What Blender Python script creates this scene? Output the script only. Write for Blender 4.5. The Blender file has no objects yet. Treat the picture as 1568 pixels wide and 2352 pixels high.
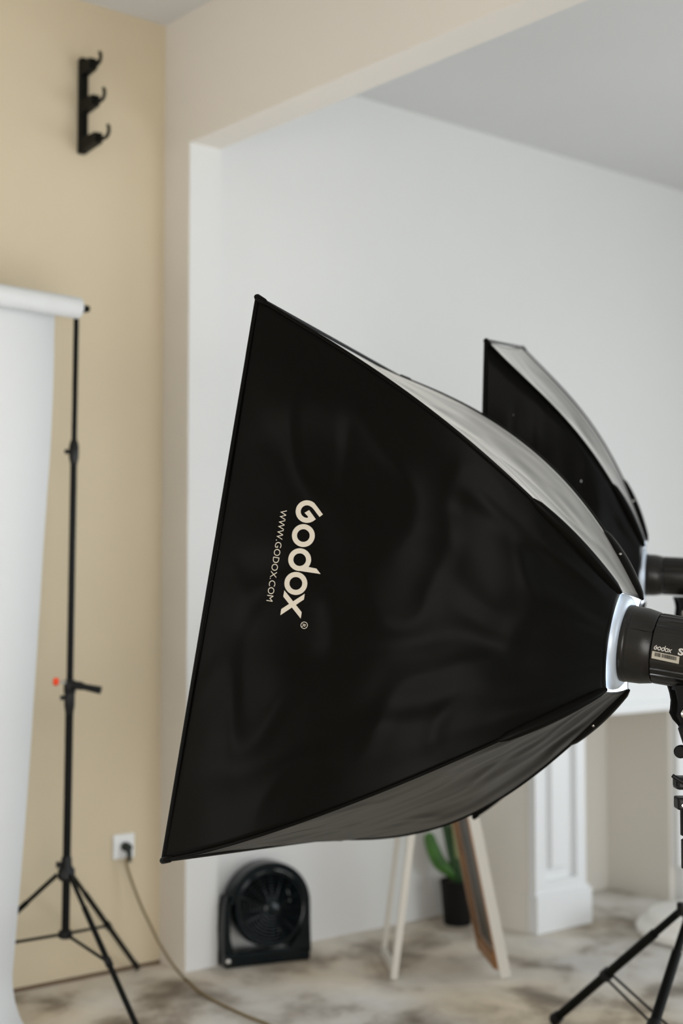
import bpy, bmesh, math, random
from mathutils import Vector, Matrix, noise
from mathutils.bvhtree import BVHTree
random.seed(7)
C = bpy.context.scene.collection
PI = math.pi

# ------------------------------------------------------------------ camera
FPX = 3267.0
PITCH = math.atan(174 / FPX)
CAM = Vector((0, 0, 1.28))
FW = Vector((0, math.cos(PITCH), math.sin(PITCH)))
UP = Vector((0, -math.sin(PITCH), math.cos(PITCH)))
RT = Vector((1, 0, 0))
cd = bpy.data.cameras.new('camera')
cam = bpy.data.objects.new('camera', cd)
C.objects.link(cam)
cam.location = CAM
cam.rotation_euler = (PI / 2 + PITCH, 0, 0)
cd.sensor_fit = 'VERTICAL'
cd.sensor_height = 36
cd.sensor_width = 24
cd.lens = 50
cd.clip_start = 0.05
cd.dof.use_dof = True
cd.dof.focus_distance = 2.78
cd.dof.aperture_fstop = 2.0
bpy.context.scene.camera = cam

# ------------------------------------------------------------------ colour management, world
sc = bpy.context.scene
sc.view_settings.view_transform = 'Standard'
sc.view_settings.look = 'None'
sc.view_settings.gamma = 1
sc.view_settings.exposure = 0.15
sc.view_settings.use_curve_mapping = False
wd = bpy.data.worlds.new('world')
sc.world = wd
wd.use_nodes = True
wd.node_tree.nodes['Background'].inputs[0].default_value = (0.80, 0.90, 1.0, 1)
wd.node_tree.nodes['Background'].inputs[1].default_value = 0.6

# ------------------------------------------------------------------ room frame: U along the yellow wall (away), V along the beam wall (to the right)
AL = math.radians(40.0415)
UD = Vector((math.cos(AL), math.sin(AL), 0))
VD = Vector((math.sin(AL), -math.cos(AL), 0))
ZD = Vector((0, 0, 1))
C0 = Vector((-0.622, 4.933, 0))
def W(u, v, z): return C0 + UD * u + VD * v + ZD * z
H_MAIN, H_ALC = 3.265, 3.165
V_WIN = 5.7      # wall with the windows, right of and behind the camera
U_REAR, U_END = -5.2, 3.5

def area(name, loc, direction, sx, sy, power, col):
    l = bpy.data.lights.new(name, 'AREA')
    l.shape = 'RECTANGLE'; l.size = sx; l.size_y = sy
    l.energy = power; l.color = col
    o = bpy.data.objects.new(name, l); C.objects.link(o)
    o.location = loc
    o.rotation_euler = Vector(direction).to_track_quat('-Z', 'Z').to_euler()
    return o
# daylight at the window openings: (u0, u1, z0, z1)
WINS = [(-4.0, -1.4, 0.1, 1.9), (0.6, 3.2, 0.3, 1.5)]
PW = [72, 41]
COLS = [(1.0, 0.955, 0.90), (0.88, 0.94, 1.0)]
for (a, b, c, d), p, cl in zip(WINS, PW, COLS):
    area('window_daylight', W((a + b) / 2, V_WIN - 0.02, (c + d) / 2), -VD, b - a - .1, d - c - .1, p, cl)

area('rear_window_daylight', W(U_REAR + 0.02, 1.1, 1.15), UD, 1.3, 1.7, 33, (1.0, 0.965, 0.92))
area('alcove_side_fill', W(U_END - 0.02, 2.75, 1.25), -UD, 2.4, 1.8, 36, (0.90, 0.95, 1.0))  # fill lamp added to brighten the alcove, in an invented end-wall window

# ------------------------------------------------------------------ pixel helpers (design aid: a pixel and a real distance give a point)
def ray(x, y): return FW + RT * ((x - 784) / FPX) - UP * ((y - 1176) / FPX)
def at(x, y, z): return CAM + ray(x, y) * z
def onz(x, y, h=0.0):
    d = ray(x, y); return CAM + d * ((h - CAM.z) / d.z)
def onv(x, y, v):
    d = ray(x, y); return CAM + d * ((v - (CAM - C0).dot(VD)) / d.dot(VD))

# ------------------------------------------------------------------ materials
def new_mat(name):
    m = bpy.data.materials.new(name); m.use_nodes = True
    nt = m.node_tree
    return m, nt, nt.nodes['Principled BSDF']
def mat(name, col, rough=0.5, metal=0.0, bump=0.0, bscale=200.0, var=0.0, vscale=8.0, spec=0.5, sheen=0.0, coat=0.0, srough=0.3):
    m, nt, b = new_mat(name)
    N = nt.nodes; L = nt.links
    b.inputs['Base Color'].default_value = (*col, 1)
    b.inputs['Roughness'].default_value = rough
    b.inputs['Metallic'].default_value = metal
    b.inputs['Specular IOR Level'].default_value = spec
    b.inputs['Sheen Weight'].default_value = sheen
    b.inputs['Sheen Roughness'].default_value = srough
    b.inputs['Coat Weight'].default_value = coat
    tc = N.new('ShaderNodeTexCoord')
    if var > 0:
        n = N.new('ShaderNodeTexNoise'); n.inputs['Scale'].default_value = vscale; n.inputs['Detail'].default_value = 4
        L.new(tc.outputs['Object'], n.inputs['Vector'])
        r = N.new('ShaderNodeValToRGB')
        r.color_ramp.elements[0].position = .3; r.color_ramp.elements[1].position = .7
        r.color_ramp.elements[0].color = (*[c * (1 - var) for c in col], 1)
        r.color_ramp.elements[1].color = (*[min(1, c * (1 + var)) for c in col], 1)
        L.new(n.outputs['Fac'], r.inputs['Fac']); L.new(r.outputs['Color'], b.inputs['Base Color'])
    if bump > 0:
        n2 = N.new('ShaderNodeTexNoise'); n2.inputs['Scale'].default_value = bscale; n2.inputs['Detail'].default_value = 3
        L.new(tc.outputs['Object'], n2.inputs['Vector'])
        bp = N.new('ShaderNodeBump'); bp.inputs['Strength'].default_value = bump; bp.inputs['Distance'].default_value = .002
        L.new(n2.outputs['Fac'], bp.inputs['Height']); L.new(bp.outputs['Normal'], b.inputs['Normal'])
    return m
M = {}
M['yellow'] = mat('yellow_paint', (0.655, 0.562, 0.40), .8, bump=.15, bscale=60, var=.02, vscale=2)
M['white'] = mat('white_paint', (0.76, 0.765, 0.755), .8, bump=.12, bscale=60, var=.01, vscale=2)
M['warmwhite'] = mat('warm_white_paint', (0.77, 0.73, 0.67), .8, bump=.12, bscale=60, var=.01, vscale=2)
M['ceiling'] = mat('ceiling_paint', (0.67, 0.675, 0.67), .9, var=.01, vscale=2)
M['beige'] = mat('beige_paint', (0.80, 0.765, 0.70), .8, bump=.1, bscale=60)
M['gloss_white'] = mat('gloss_white_paint', (0.86, 0.875, 0.88), .35, bump=.05, bscale=40)
M['paper'] = mat('backdrop_paper', (0.69, 0.70, 0.70), .85, bump=.05, bscale=30)
M['black_metal'] = mat('black_painted_metal', (0.0035, 0.004, 0.0035), .4, bump=.05, bscale=300, spec=.12)
M['satin_black'] = mat('satin_black_metal', (0.006, 0.0055, 0.0045), .30, metal=0.0, bump=.08, bscale=500, spec=.45)
M['black_plastic'] = mat('black_plastic', (0.006, 0.0065, 0.007), .35, bump=.03, bscale=200, spec=.25)
M['fan_plastic'] = mat('blue_black_plastic', (0.002, 0.005, 0.0065), .16, bump=.03, bscale=200, spec=.25)
M['matte_black'] = mat('matte_black', (0.004, 0.004, 0.004), .7, spec=.15)
M['steel'] = mat('steel', (0.62, 0.61, 0.58), .25, metal=1, bump=.03, bscale=200)
M['silver'] = mat('silver_fabric', (0.80, 0.83, 0.87), .38, metal=.6, bump=.4, bscale=80)
M['alu'] = mat('cast_aluminium', (0.60, 0.68, 0.78), .42, metal=.35, bump=.05, bscale=100)
M['orange'] = mat('orange_plastic', (0.95, 0.06, 0.0), .4, bump=.02)
M['plug'] = mat('plug_rubber', (0.006, 0.015, 0.012), .45, bump=.05)
M['cable'] = mat('tan_cable_sheath', (0.20, 0.145, 0.07), .5, bump=.05)
M['frame_white'] = mat('white_painted_wood', (0.66, 0.63, 0.57), .55, bump=.2, bscale=40)
M['wood'] = mat('stained_wood', (0.27, 0.125, 0.04), .5, bump=.3, bscale=60, var=.25, vscale=14)
M['board'] = mat('dark_board', (0.045, 0.040, 0.030), .45, bump=.1)
M['pot'] = mat('black_pot', (0.003, 0.0025, 0.0025), .6, bump=.1, spec=.2)
M['soil'] = mat('soil', (0.05, 0.04, 0.025), .95, bump=.8, bscale=150)
M['cactus'] = mat('cactus_green', (0.045, 0.14, 0.02), .5, bump=.4, bscale=90, var=.25, vscale=20)
M['cactus_dark'] = mat('cactus_dark_green', (0.016, 0.055, 0.012), .5, bump=.4, bscale=90, var=.25, vscale=20)
M['cactus_pale'] = mat('cactus_pale_green', (0.24, 0.30, 0.13), .55, bump=.4, bscale=90, var=.15, vscale=20)
M['plaster'] = mat('white_plaster', (0.90, 0.89, 0.85), .6, bump=.3, bscale=30)
M['print'] = mat('printed_ink', (0.66, 0.61, 0.52), .7, bump=.02)
M['print_w'] = mat('printed_white', (0.62, 0.60, 0.56), .7, bump=.02)
M['sticker'] = mat('paper_sticker', (0.45, 0.42, 0.35), .6, bump=.02)
M['ink'] = mat('black_ink', (0.02, 0.018, 0.015), .6)
M['glass'] = mat('window_glass', (0.9, 0.95, 1), .02)
M['dark_gap'] = mat('dark_joint', (0.13, 0.08, 0.045), .8, bump=.1)
M['screen'] = mat('diffuser_cloth', (0.85, 0.85, 0.85), .8, bump=.1)
M['glass'].node_tree.nodes['Principled BSDF'].inputs['Transmission Weight'].default_value = 1

def nylon(name, sheen_tone):
    m, nt, b = new_mat(name)
    N = nt.nodes; L = nt.links
    N.remove(b)
    out = N['Material Output']
    di = N.new('ShaderNodeBsdfDiffuse'); di.inputs['Color'].default_value = (0.0035, 0.0034, 0.0028, 1)
    gl = N.new('ShaderNodeBsdfAnisotropic'); gl.inputs['Roughness'].default_value = .38; gl.inputs['Color'].default_value = (.93, .93, .92, 1)
    fr = N.new('ShaderNodeFresnel'); fr.inputs['IOR'].default_value = 1.14
    mx = N.new('ShaderNodeMixShader')
    L.new(fr.outputs[0], mx.inputs[0]); L.new(di.outputs[0], mx.inputs[1]); L.new(gl.outputs[0], mx.inputs[2])
    # fuzz painted in as pale light skimming along the cloth surface
    sh = N.new('ShaderNodeBsdfDiffuse'); sh.inputs['Color'].default_value = (sheen_tone, sheen_tone * .985, sheen_tone * .94, 1)
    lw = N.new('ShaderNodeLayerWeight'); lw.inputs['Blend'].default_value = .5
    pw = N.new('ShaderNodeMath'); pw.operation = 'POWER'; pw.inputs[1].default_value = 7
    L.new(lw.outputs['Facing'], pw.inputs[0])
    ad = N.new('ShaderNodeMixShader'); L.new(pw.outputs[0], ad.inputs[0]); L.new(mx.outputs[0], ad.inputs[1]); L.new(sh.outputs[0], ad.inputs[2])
    L.new(ad.outputs[0], out.inputs['Surface'])
    tc = N.new('ShaderNodeTexCoord')
    # woven thread relief plus soft crumple
    mp = N.new('ShaderNodeMapping'); mp.inputs['Scale'].default_value = (1, 1, 3)
    L.new(tc.outputs['Object'], mp.inputs['Vector'])
    n1 = N.new('ShaderNodeTexNoise'); n1.inputs['Scale'].default_value = 420; n1.inputs['Detail'].default_value = 3
    L.new(mp.outputs['Vector'], n1.inputs['Vector'])
    n2 = N.new('ShaderNodeTexNoise'); n2.inputs['Scale'].default_value = 9; n2.inputs['Detail'].default_value = 5; n2.inputs['Roughness'].default_value = .55
    L.new(tc.outputs['Object'], n2.inputs['Vector'])
    b1 = N.new('ShaderNodeBump'); b1.inputs['Strength'].default_value = .12; b1.inputs['Distance'].default_value = .001
    L.new(n1.outputs['Fac'], b1.inputs['Height'])
    b2 = N.new('ShaderNodeBump'); b2.inputs['Strength'].default_value = .08; b2.inputs['Distance'].default_value = .01
    L.new(n2.outputs['Fac'], b2.inputs['Height']); L.new(b1.outputs['Normal'], b2.inputs['Normal'])
    L.new(b2.outputs['Normal'], gl.inputs['Normal'])
    return m
M['nylon'] = nylon('black_nylon', .025)
M['sheen_nylon'] = nylon('sheen_black_nylon', .97)    # reflected light on the upper panels painted in as a pale tone

def floor_mat():
    m, nt, b = new_mat('mottled_concrete')
    N = nt.nodes; L = nt.links
    tc = N.new('ShaderNodeTexCoord')
    mp = N.new('ShaderNodeMapping'); mp.inputs['Rotation'].default_value = (0, 0, 0.25); mp.inputs['Scale'].default_value = (1.0, .75, 1)
    L.new(tc.outputs['Object'], mp.inputs['Vector'])
    n = N.new('ShaderNodeTexNoise'); n.inputs['Scale'].default_value = 3.4; n.inputs['Detail'].default_value = 6; n.inputs['Roughness'].default_value = .55; n.inputs['Distortion'].default_value = .25
    L.new(mp.outputs['Vector'], n.inputs['Vector'])
    r = N.new('ShaderNodeValToRGB'); cr = r.color_ramp
    cr.elements[0].position = .33; cr.elements[0].color = (0.17, 0.14, 0.105, 1)
    cr.elements[1].position = .66; cr.elements[1].color = (0.76, 0.73, 0.66, 1)
    e = cr.elements.new(.42); e.color = (0.36, 0.315, 0.255, 1)
    e = cr.elements.new(.50); e.color = (0.62, 0.58, 0.51, 1)
    L.new(n.outputs['Fac'], r.inputs['Fac'])
    n2 = N.new('ShaderNodeTexNoise'); n2.inputs['Scale'].default_value = 1.3; n2.inputs['Detail'].default_value = 3
    L.new(tc.outputs['Object'], n2.inputs['Vector'])
    r2 = N.new('ShaderNodeValToRGB'); r2.color_ramp.elements[0].position = .4; r2.color_ramp.elements[1].position = .65
    r2.color_ramp.elements[0].color = (.95, .97, 1.02, 1); r2.color_ramp.elements[1].color = (1.03, .94, .80, 1)
    L.new(n2.outputs['Fac'], r2.inputs['Fac'])
    mx = N.new('ShaderNodeMix'); mx.data_type = 'RGBA'; mx.blend_type = 'MULTIPLY'; mx.inputs['Factor'].default_value = 1
    L.new(r.outputs['Color'], mx.inputs['A']); L.new(r2.outputs['Color'], mx.inputs['B'])
    L.new(mx.outputs['Result'], b.inputs['Base Color'])
    b.inputs['Roughness'].default_value = .55
    bp = N.new('ShaderNodeBump'); bp.inputs['Strength'].default_value = .15; bp.inputs['Distance'].default_value = .003
    L.new(n.outputs['Fac'], bp.inputs['Height']); L.new(bp.outputs['Normal'], b.inputs['Normal'])
    return m
M['floor'] = floor_mat()

# ------------------------------------------------------------------ object helpers
def root_of(o):
    while o.parent: o = o.parent
    return o
def obj(name, bm, m, parent=None, smooth=False, label=None, kind=None):
    """bm in world coordinates; parts share their thing's origin"""
    bmesh.ops.recalc_face_normals(bm, faces=bm.faces[:]) if not getattr(bm, 'keep', False) and name not in KEEP else None
    me = bpy.data.meshes.new(name)
    if parent is not None:
        off = root_of(parent).location
        for v in bm.verts: v.co -= off
    if smooth:
        for f in bm.faces: f.smooth = True
    bm.to_mesh(me); bm.free()
    me.materials.append(m)
    if smooth:
        me.shade_smooth() if hasattr(me, 'shade_smooth') else None
        try: me.set_sharp_from_angle(angle=math.radians(40))
        except Exception: pass
    o = bpy.data.objects.new(name, me); C.objects.link(o)
    if parent is not None: o.parent = parent
    if label: o['label'] = label
    if kind: o['kind'] = kind
    return o
KEEP = set()
def thing(name, label, cat, loc, group=None):
    o = bpy.data.objects.new(name, None); C.objects.link(o)
    o.location = loc; o.empty_display_size = .1
    o['label'] = label; o['category'] = cat
    if group: o['group'] = group
    return o
def struct(name, bm, m, parent=None, smooth=False):
    o = obj(name, bm, m, parent, smooth)
    if parent is None: o['kind'] = 'structure'
    return o
def BM(): return bmesh.new()
def hexa(bm, p):
    """8 points: bottom loop 0-3, top loop 4-7"""
    v = [bm.verts.new(q) for q in p]
    for f in ((0, 3, 2, 1), (4, 5, 6, 7), (0, 1, 5, 4), (1, 2, 6, 5), (2, 3, 7, 6), (3, 0, 4, 7)):
        bm.faces.new([v[i] for i in f])
    return v
def rbox(bm, u0, u1, v0, v1, z0, z1):
    return hexa(bm, [W(u0, v0, z0), W(u1, v0, z0), W(u1, v1, z0), W(u0, v1, z0), W(u0, v0, z1), W(u1, v0, z1), W(u1, v1, z1), W(u0, v1, z1)])
def obox(bm, c, ax, ay, az, hx, hy, hz):
    """oriented box, centre c, unit axes, half sizes"""
    s = [(-1, -1, -1), (1, -1, -1), (1, 1, -1), (-1, 1, -1), (-1, -1, 1), (1, -1, 1), (1, 1, 1), (-1, 1, 1)]
    return hexa(bm, [c + ax * (i * hx) + ay * (j * hy) + az * (k * hz) for i, j, k in s])
def bevel(bm, w=.004, seg=2):
    bmesh.ops.bevel(bm, geom=bm.edges[:], offset=w, segments=seg, affect='EDGES', profile=.6)
def frame_of(d):
    d = d.normalized()
    t = ZD if abs(d.z) < .9 else Vector((1, 0, 0))
    a = d.cross(t).normalized(); b = d.cross(a).normalized()
    return a, b
def tube(bm, pts, r, seg=12, caps=True, flat=None):
    """swept tube; r number or list; flat=(axis vector, ratio) squashes"""
    pts = [Vector(p) for p in pts]; n = len(pts)
    rr = r if isinstance(r, (list, tuple)) else [r] * n
    rings = []; a = None
    for i, p in enumerate(pts):
        d = (pts[min(i + 1, n - 1)] - pts[max(i - 1, 0)]).normalized()
        if a is None: a, b = frame_of(d)
        else:
            a = (a - d * a.dot(d)).normalized()
        b = d.cross(a).normalized()
        ring = []
        for k in range(seg):
            t = 2 * PI * k / seg
            off = a * (math.cos(t) * rr[i]) + b * (math.sin(t) * rr[i])
            if flat is not None: off = off - flat[0] * (off.dot(flat[0]) * (1 - flat[1]))
            ring.append(bm.verts.new(p + off))
        rings.append(ring)
    for i in range(n - 1):
        for k in range(seg):
            bm.faces.new((rings[i][k], rings[i][(k + 1) % seg], rings[i + 1][(k + 1) % seg], rings[i + 1][k]))
    if caps:
        bm.faces.new(rings[0][::-1]); bm.faces.new(rings[-1])
    return rings
def lathe(bm, c, ax, prof, seg=48, caps=True):
    """prof: list of (distance along ax, radius)"""
    a, b = frame_of(ax); ax = ax.normalized(); rings = []
    for s, r in prof:
        rings.append([bm.verts.new(c + ax * s + (a * math.cos(2 * PI * k / seg) + b * math.sin(2 * PI * k / seg)) * r) for k in range(seg)])
    for i in range(len(prof) - 1):
        for k in range(seg):
            bm.faces.new((rings[i][k], rings[i][(k + 1) % seg], rings[i + 1][(k + 1) % seg], rings[i + 1][k]))
    if caps:
        if prof[0][1] > 1e-5: bm.faces.new(rings[0][::-1])
        if prof[-1][1] > 1e-5: bm.faces.new(rings[-1])
    return rings
def prism(bm, pts, off):
    """polygon pts extruded by vector off"""
    lo = [bm.verts.new(p) for p in pts]; hi = [bm.verts.new(p + off) for p in pts]
    bm.faces.new(lo[::-1]); bm.faces.new(hi)
    n = len(pts)
    for i in range(n): bm.faces.new((lo[i], lo[(i + 1) % n], hi[(i + 1) % n], hi[i]))

# ------------------------------------------------------------------ room shell
b = BM(); rbox(b, U_REAR - .2, U_END + .2, -.3, V_WIN + .3, -.2, 0); struct('floor', b, M['floor'])
b = BM(); rbox(b, U_REAR - .2, 0.0, -.2, 0.0, 0, H_MAIN); struct('wall_left', b, M['yellow'])
# beam wall: corner strip, lintel over the wide opening
b = BM()
prof = [(0, 0), (.155, 0), (.155, 2.81), (V_WIN, 2.81), (V_WIN, H_MAIN), (0, H_MAIN)]
prism(b, [W(0, v, z) for v, z in prof], UD * .13)
struct('wall_back', b, M['warmwhite'])
b = BM(); rbox(b, .13, U_END + .2, -.1, .105, 0, H_ALC); struct('wall_alcove_left', b, M['white'])
b = BM()
for q in ((.105, 1.5, 0, H_ALC), (4.0, V_WIN, 0, H_ALC), (1.5, 4.0, 0, .3), (1.5, 4.0, 2.2, H_ALC)): rbox(b, U_END, U_END + .2, *q)
struct('wall_alcove_back', b, M['white'])
# jamb lining of the opening, a whiter paint than the beam wall
b = BM(); rbox(b, .0015, .13, .155, .157, 0, 2.81); struct('trim_1', b, M['white'])
b = BM(); rbox(b, U_REAR - .2, .06, -.2, V_WIN + .2, H_MAIN, H_MAIN + .15); struct('ceiling', b, M['ceiling'])
b = BM(); rbox(b, .13, U_END + .2, -.1, V_WIN + .2, H_ALC, H_ALC + .15); struct('ceiling_alcove', b, M['ceiling'])
b = BM()

segs = [U_REAR - .2, -4.0, -1.4, .6, 3.2, U_END + .2]
for i in range(0, 6, 2): rbox(b, segs[i], segs[i + 1], V_WIN, V_WIN + .2, 0, H_MAIN)
for i in (1, 3):
    rbox(b, segs[i], segs[i + 1], V_WIN, V_WIN + .2, 0, .1 if i == 1 else .3); rbox(b, segs[i], segs[i + 1], V_WIN, V_WIN + .2, 1.9 if i == 1 else 1.5, H_MAIN)
struct('wall_right', b, M['white'])
def window(n, put, a, bb, c, d):
    b = BM()
    for (p, q, r, s_) in ((a, bb, c, c + .06), (a, bb, d - .06, d), (a, a + .06, c + .06, d - .06), (bb - .06, bb, c + .06, d - .06), ((a + bb) / 2 - .03, (a + bb) / 2 + .03, c + .06, d - .06)): put(b, p, q, r, s_, .07, .13)
    w_ = struct('window_%d' % n, b, M['gloss_white'])
    for p, q in ((a + .06, (a + bb) / 2 - .03), ((a + bb) / 2 + .03, bb - .06)):
        b = BM(); put(b, p, q, c + .06, d - .06, .097, .103); obj('pane', b, M['glass'], w_)
for n, (a, bb, c, d) in enumerate(WINS):
    window(n + 1, lambda b, p, q, r, s_, e, f: rbox(b, p, q, V_WIN + e, V_WIN + f, r, s_), a, bb, c, d)
window(3, lambda b, p, q, r, s_, e, f: rbox(b, U_REAR - f, U_REAR - e, p, q, r, s_), .4, 2.0, .25, 2.05)
window(4, lambda b, p, q, r, s_, e, f: rbox(b, U_END + e, U_END + f, p, q, r, s_), 1.5, 4.0, .3, 2.2)  # unseen window added to house the alcove fill lamp
b = BM()
rbox(b, U_REAR - .2, U_REAR, 0, .4, 0, H_MAIN); rbox(b, U_REAR - .2, U_REAR, 2.0, V_WIN, 0, H_MAIN)
rbox(b, U_REAR - .2, U_REAR, .4, 2.0, 0, .25); rbox(b, U_REAR - .2, U_REAR, .4, 2.0, 2.05, H_MAIN)
struct('wall_rear', b, M['warmwhite'])
# dark sealant joint where the yellow wall meets the floor
b = BM(); rbox(b, U_REAR, -.0, 0, .008, 0, .010); struct('baseboard_left', b, M['dark_gap'])

# ------------------------------------------------------------------ fireplace surround
fp = thing('fireplace', 'white panelled fireplace surround with beige sides against the alcove wall', 'fireplace', W(1.8, .3, 0))
VF = .525
U0, UO, UP2, U1 = 1.285, 1.565, 2.145, 2.45
def part_box(name, m, args, parent, bev=0.0):
    b = BM(); rbox(b, *args)
    if bev: bevel(b, bev, 2)
    return obj(name, b, m, parent)
b = BM()
rbox(b, U0, UO, .107, VF, 0, 1.0)
rbox(b, 2.13, U1, .107, VF, 0, 1.0)
rbox(b, UO, 2.13, .107, VF, .80, 1.0)
rbox(b, UO, 2.13, .107, .20, 0, .80)
obj('chimney_breast', b, M['beige'], fp, label='beige chimney body with open recess')
for (a, c, nm) in ((U0 - .004, UO, 'pilaster'), (UP2, U1, 'pilaster')):
    b = BM()
    zt = .80
    # stiles and rails around a recessed panel
    rbox(b, a, c, VF, VF + .012, .14, zt)
    p = obj(nm, b, M['gloss_white'], fp)
    b = BM()
    for (q0, q1, r0, r1) in ((a, a + .052, .14, zt), (c - .052, c, .14, zt), (a + .052, c - .052, .14, .185), (a + .052, c - .052, zt - .05, zt)):
        rbox(b, q0, q1, VF + .012, VF + .034, r0, r1)
    obj('stile_frame', b, M['gloss_white'], p)
    b = BM(); hexa(b, [W(a + .09, VF + .012, .225), W(c - .09, VF + .012, .225), W(c - .09, VF + .012, zt - .09), W(a + .09, VF + .012, zt - .09),
                       W(a + .095, VF + .032, .232), W(c - .095, VF + .032, .232), W(c - .095, VF + .032, zt - .095), W(a + .095, VF + .032, zt - .095)])
    obj('raised_panel', b, M['gloss_white'], p)
    b = BM()
    if nm and a < 2: rbox(b, a - .004, c + .022, VF, VF + .045, 0, .138); rbox(b, a - .004, c + .016, VF, VF + .036, .138, .148)
    else: rbox(b, a + .022, c + .01, VF, VF + .045, 0, .138); rbox(b, a + .026, c, VF, VF + .036, .138, .148)
    bevel(b, .003, 2)
    obj('plinth', b, M['gloss_white'], fp)
b = BM(); rbox(b, U0 - .012, U0, .107, VF, 0, .125); rbox(b, U0 - .008, U0, .107, VF, .125, .14)
obj('skirting_board', b, M['beige'], fp)
b = BM(); rbox(b, U0 - .004, U1, VF, VF + .03, .78, 1.0); obj('header', b, M['gloss_white'], fp)
b = BM(); rbox(b, U0 - .008, U1 + .004, VF + .03, VF + .045, .782, .822); bevel(b, .006, 2); obj('moulding', b, M['gloss_white'], fp)
b = BM(); rbox(b, U0 - .01, U1 + .01, VF + .03, VF + .06, .945, 1.0); bevel(b, .008, 2); obj('moulding', b, M['gloss_white'], fp)
b = BM(); rbox(b, U0 - .05, U1 + .05, .107, VF + .10, 1.0, 1.045); bevel(b, .006, 2); obj('mantel_shelf', b, M['gloss_white'], fp)

# ------------------------------------------------------------------ softboxes
class Box:
    """square ring, four bowed rods to the corners of the front rectangle; v as fitted, k scales it about the camera's station"""
    def __init__(s, v, r0, r1, k):
        yaw, pitch, roll = v[3:6]
        s.k = k
        s.O = CAM + (at(v[0], v[1], v[2]) - CAM) * k
        s.a = Vector((-math.cos(yaw) * math.cos(pitch), math.sin(yaw) * math.cos(pitch), math.sin(pitch)))
        b0 = Vector((math.sin(yaw), math.cos(yaw), 0)); c0 = b0.cross(s.a)
        if c0.z < 0: c0 = -c0
        s.b = b0 * math.cos(roll) + c0 * math.sin(roll)
        s.c = c0 * math.cos(roll) - b0 * math.sin(roll)
        s.D, s.W, s.H = v[6] * k, v[7] * k, v[8] * k
        s.ex = {'nt': v[9:12], 'nb': v[12:15], 'ft': v[15:18], 'fb': v[18:21]}
        s.r0, s.r1 = r0 * k, r1 * k
        s.tweak = {}
    def rod(s, key, T):
        bw, bh, g = s.ex[key]
        f = lambda B: T + 4 * B * T * (1 - T) * (1 + g * (1 - 2 * T))
        w = s.r0 + (s.W / 2 - s.r0) * f(bw); h = s.r1 + (s.H / 2 - s.r1) * f(bh)
        p = s.O + s.a * (T * s.D) + s.b * ((-1 if key[0] == 'n' else 1) * w) + s.c * ((1 if key[1] == 't' else -1) * h)
        if key in s.tweak: p = p + s.tweak[key] * (T ** 3)
        return p
def sstep(x, a, b):
    t = min(1, max(0, (x - a) / (b - a))); return t * t * (3 - 2 * t)
def panel_grid(bx, k1, k2, out, nx, ny, sag, wr, seed, t0=0.0, curve=0.0):
    """grid of points between two rods; sag inwards; wrinkles"""
    g = []
    mid = bx.O + bx.a * (bx.D * .5)
    for j in range(ny + 1):
        Tj = j / ny
        row = []
        for i in range(nx + 1):
            x = i / nx
            T = t0 + (1 - t0) * Tj
            T = T + curve * 4 * x * (1 - x) * (1 - Tj) ** 2
            p = bx.rod(k1, T).lerp(bx.rod(k2, T), x)
            e = 4 * x * (1 - x)
            d = -sag * e * math.sin(PI * min(1, .12 + T * .8))
            q = Vector((x * 3.1 + seed, T * 3.3, seed * 1.7))
            fade = min(1, e * 3) * min(1, (1 - T) * 8) * min(1, T * 6)
            n1 = noise.noise(q * 1.3 + Vector((noise.noise(q * .9) * .8, 0, 0)))
            # creases: folds radiating from the ring
            q2 = Vector((x * 9 + .8 * noise.noise(q * 2), T * 1.6 + seed, 3.3 + seed))
            n2 = noise.noise(q2)
            r = 1 - abs(noise.noise(Vector((x * 4 + T * 2.5, T * 5 - x * 2, 9 + seed))) ) * 3
            d += fade * wr * (n1 * 1.4 + n2 * .8 + max(0, r - .35) * .7)
            row.append(p + out * d)
        g.append(row)
    return g
def grid_mesh(bm, g):
    V = [[bm.verts.new(p) for p in r] for r in g]
    for j in range(len(g) - 1):
        for i in range(len(g[0]) - 1):
            bm.faces.new((V[j][i], V[j][i + 1], V[j + 1][i + 1], V[j + 1][i]))
def grid_obj(name, g, out, parent, mo, mi, thick=.0015):
    bm = BM(); grid_mesh(bm, g)
    bm.normal_update()
    s = sum((f.normal.dot(out) for f in bm.faces))
    if s < 0: bmesh.ops.reverse_faces(bm, faces=bm.faces[:])
    # cloth with thickness: outer skin black, inner skin silver
    bm.normal_update()
    outer = bm.verts[:]
    faces = bm.faces[:]
    inn = {v: bm.verts.new(v.co - v.normal * thick) for v in outer}
    for f in faces:
        nf = bm.faces.new([inn[v] for v in reversed(f.verts[:])]); nf.material_index = 1
    for e in [e for e in bm.edges if e.is_boundary and e.verts[0] in inn and e.verts[1] in inn]:
        l = e.link_loops[0]; v1, v2 = l.vert, l.link_loop_next.vert
        bm.faces.new((v2, v1, inn[v1], inn[v2]))
    KEEP.add(name)
    o = obj(name, bm, mo, parent, smooth=False)
    KEEP.discard(name)
    for p in o.data.polygons: p.use_smooth = True
    o.data.materials.append(mi)
    return o

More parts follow.
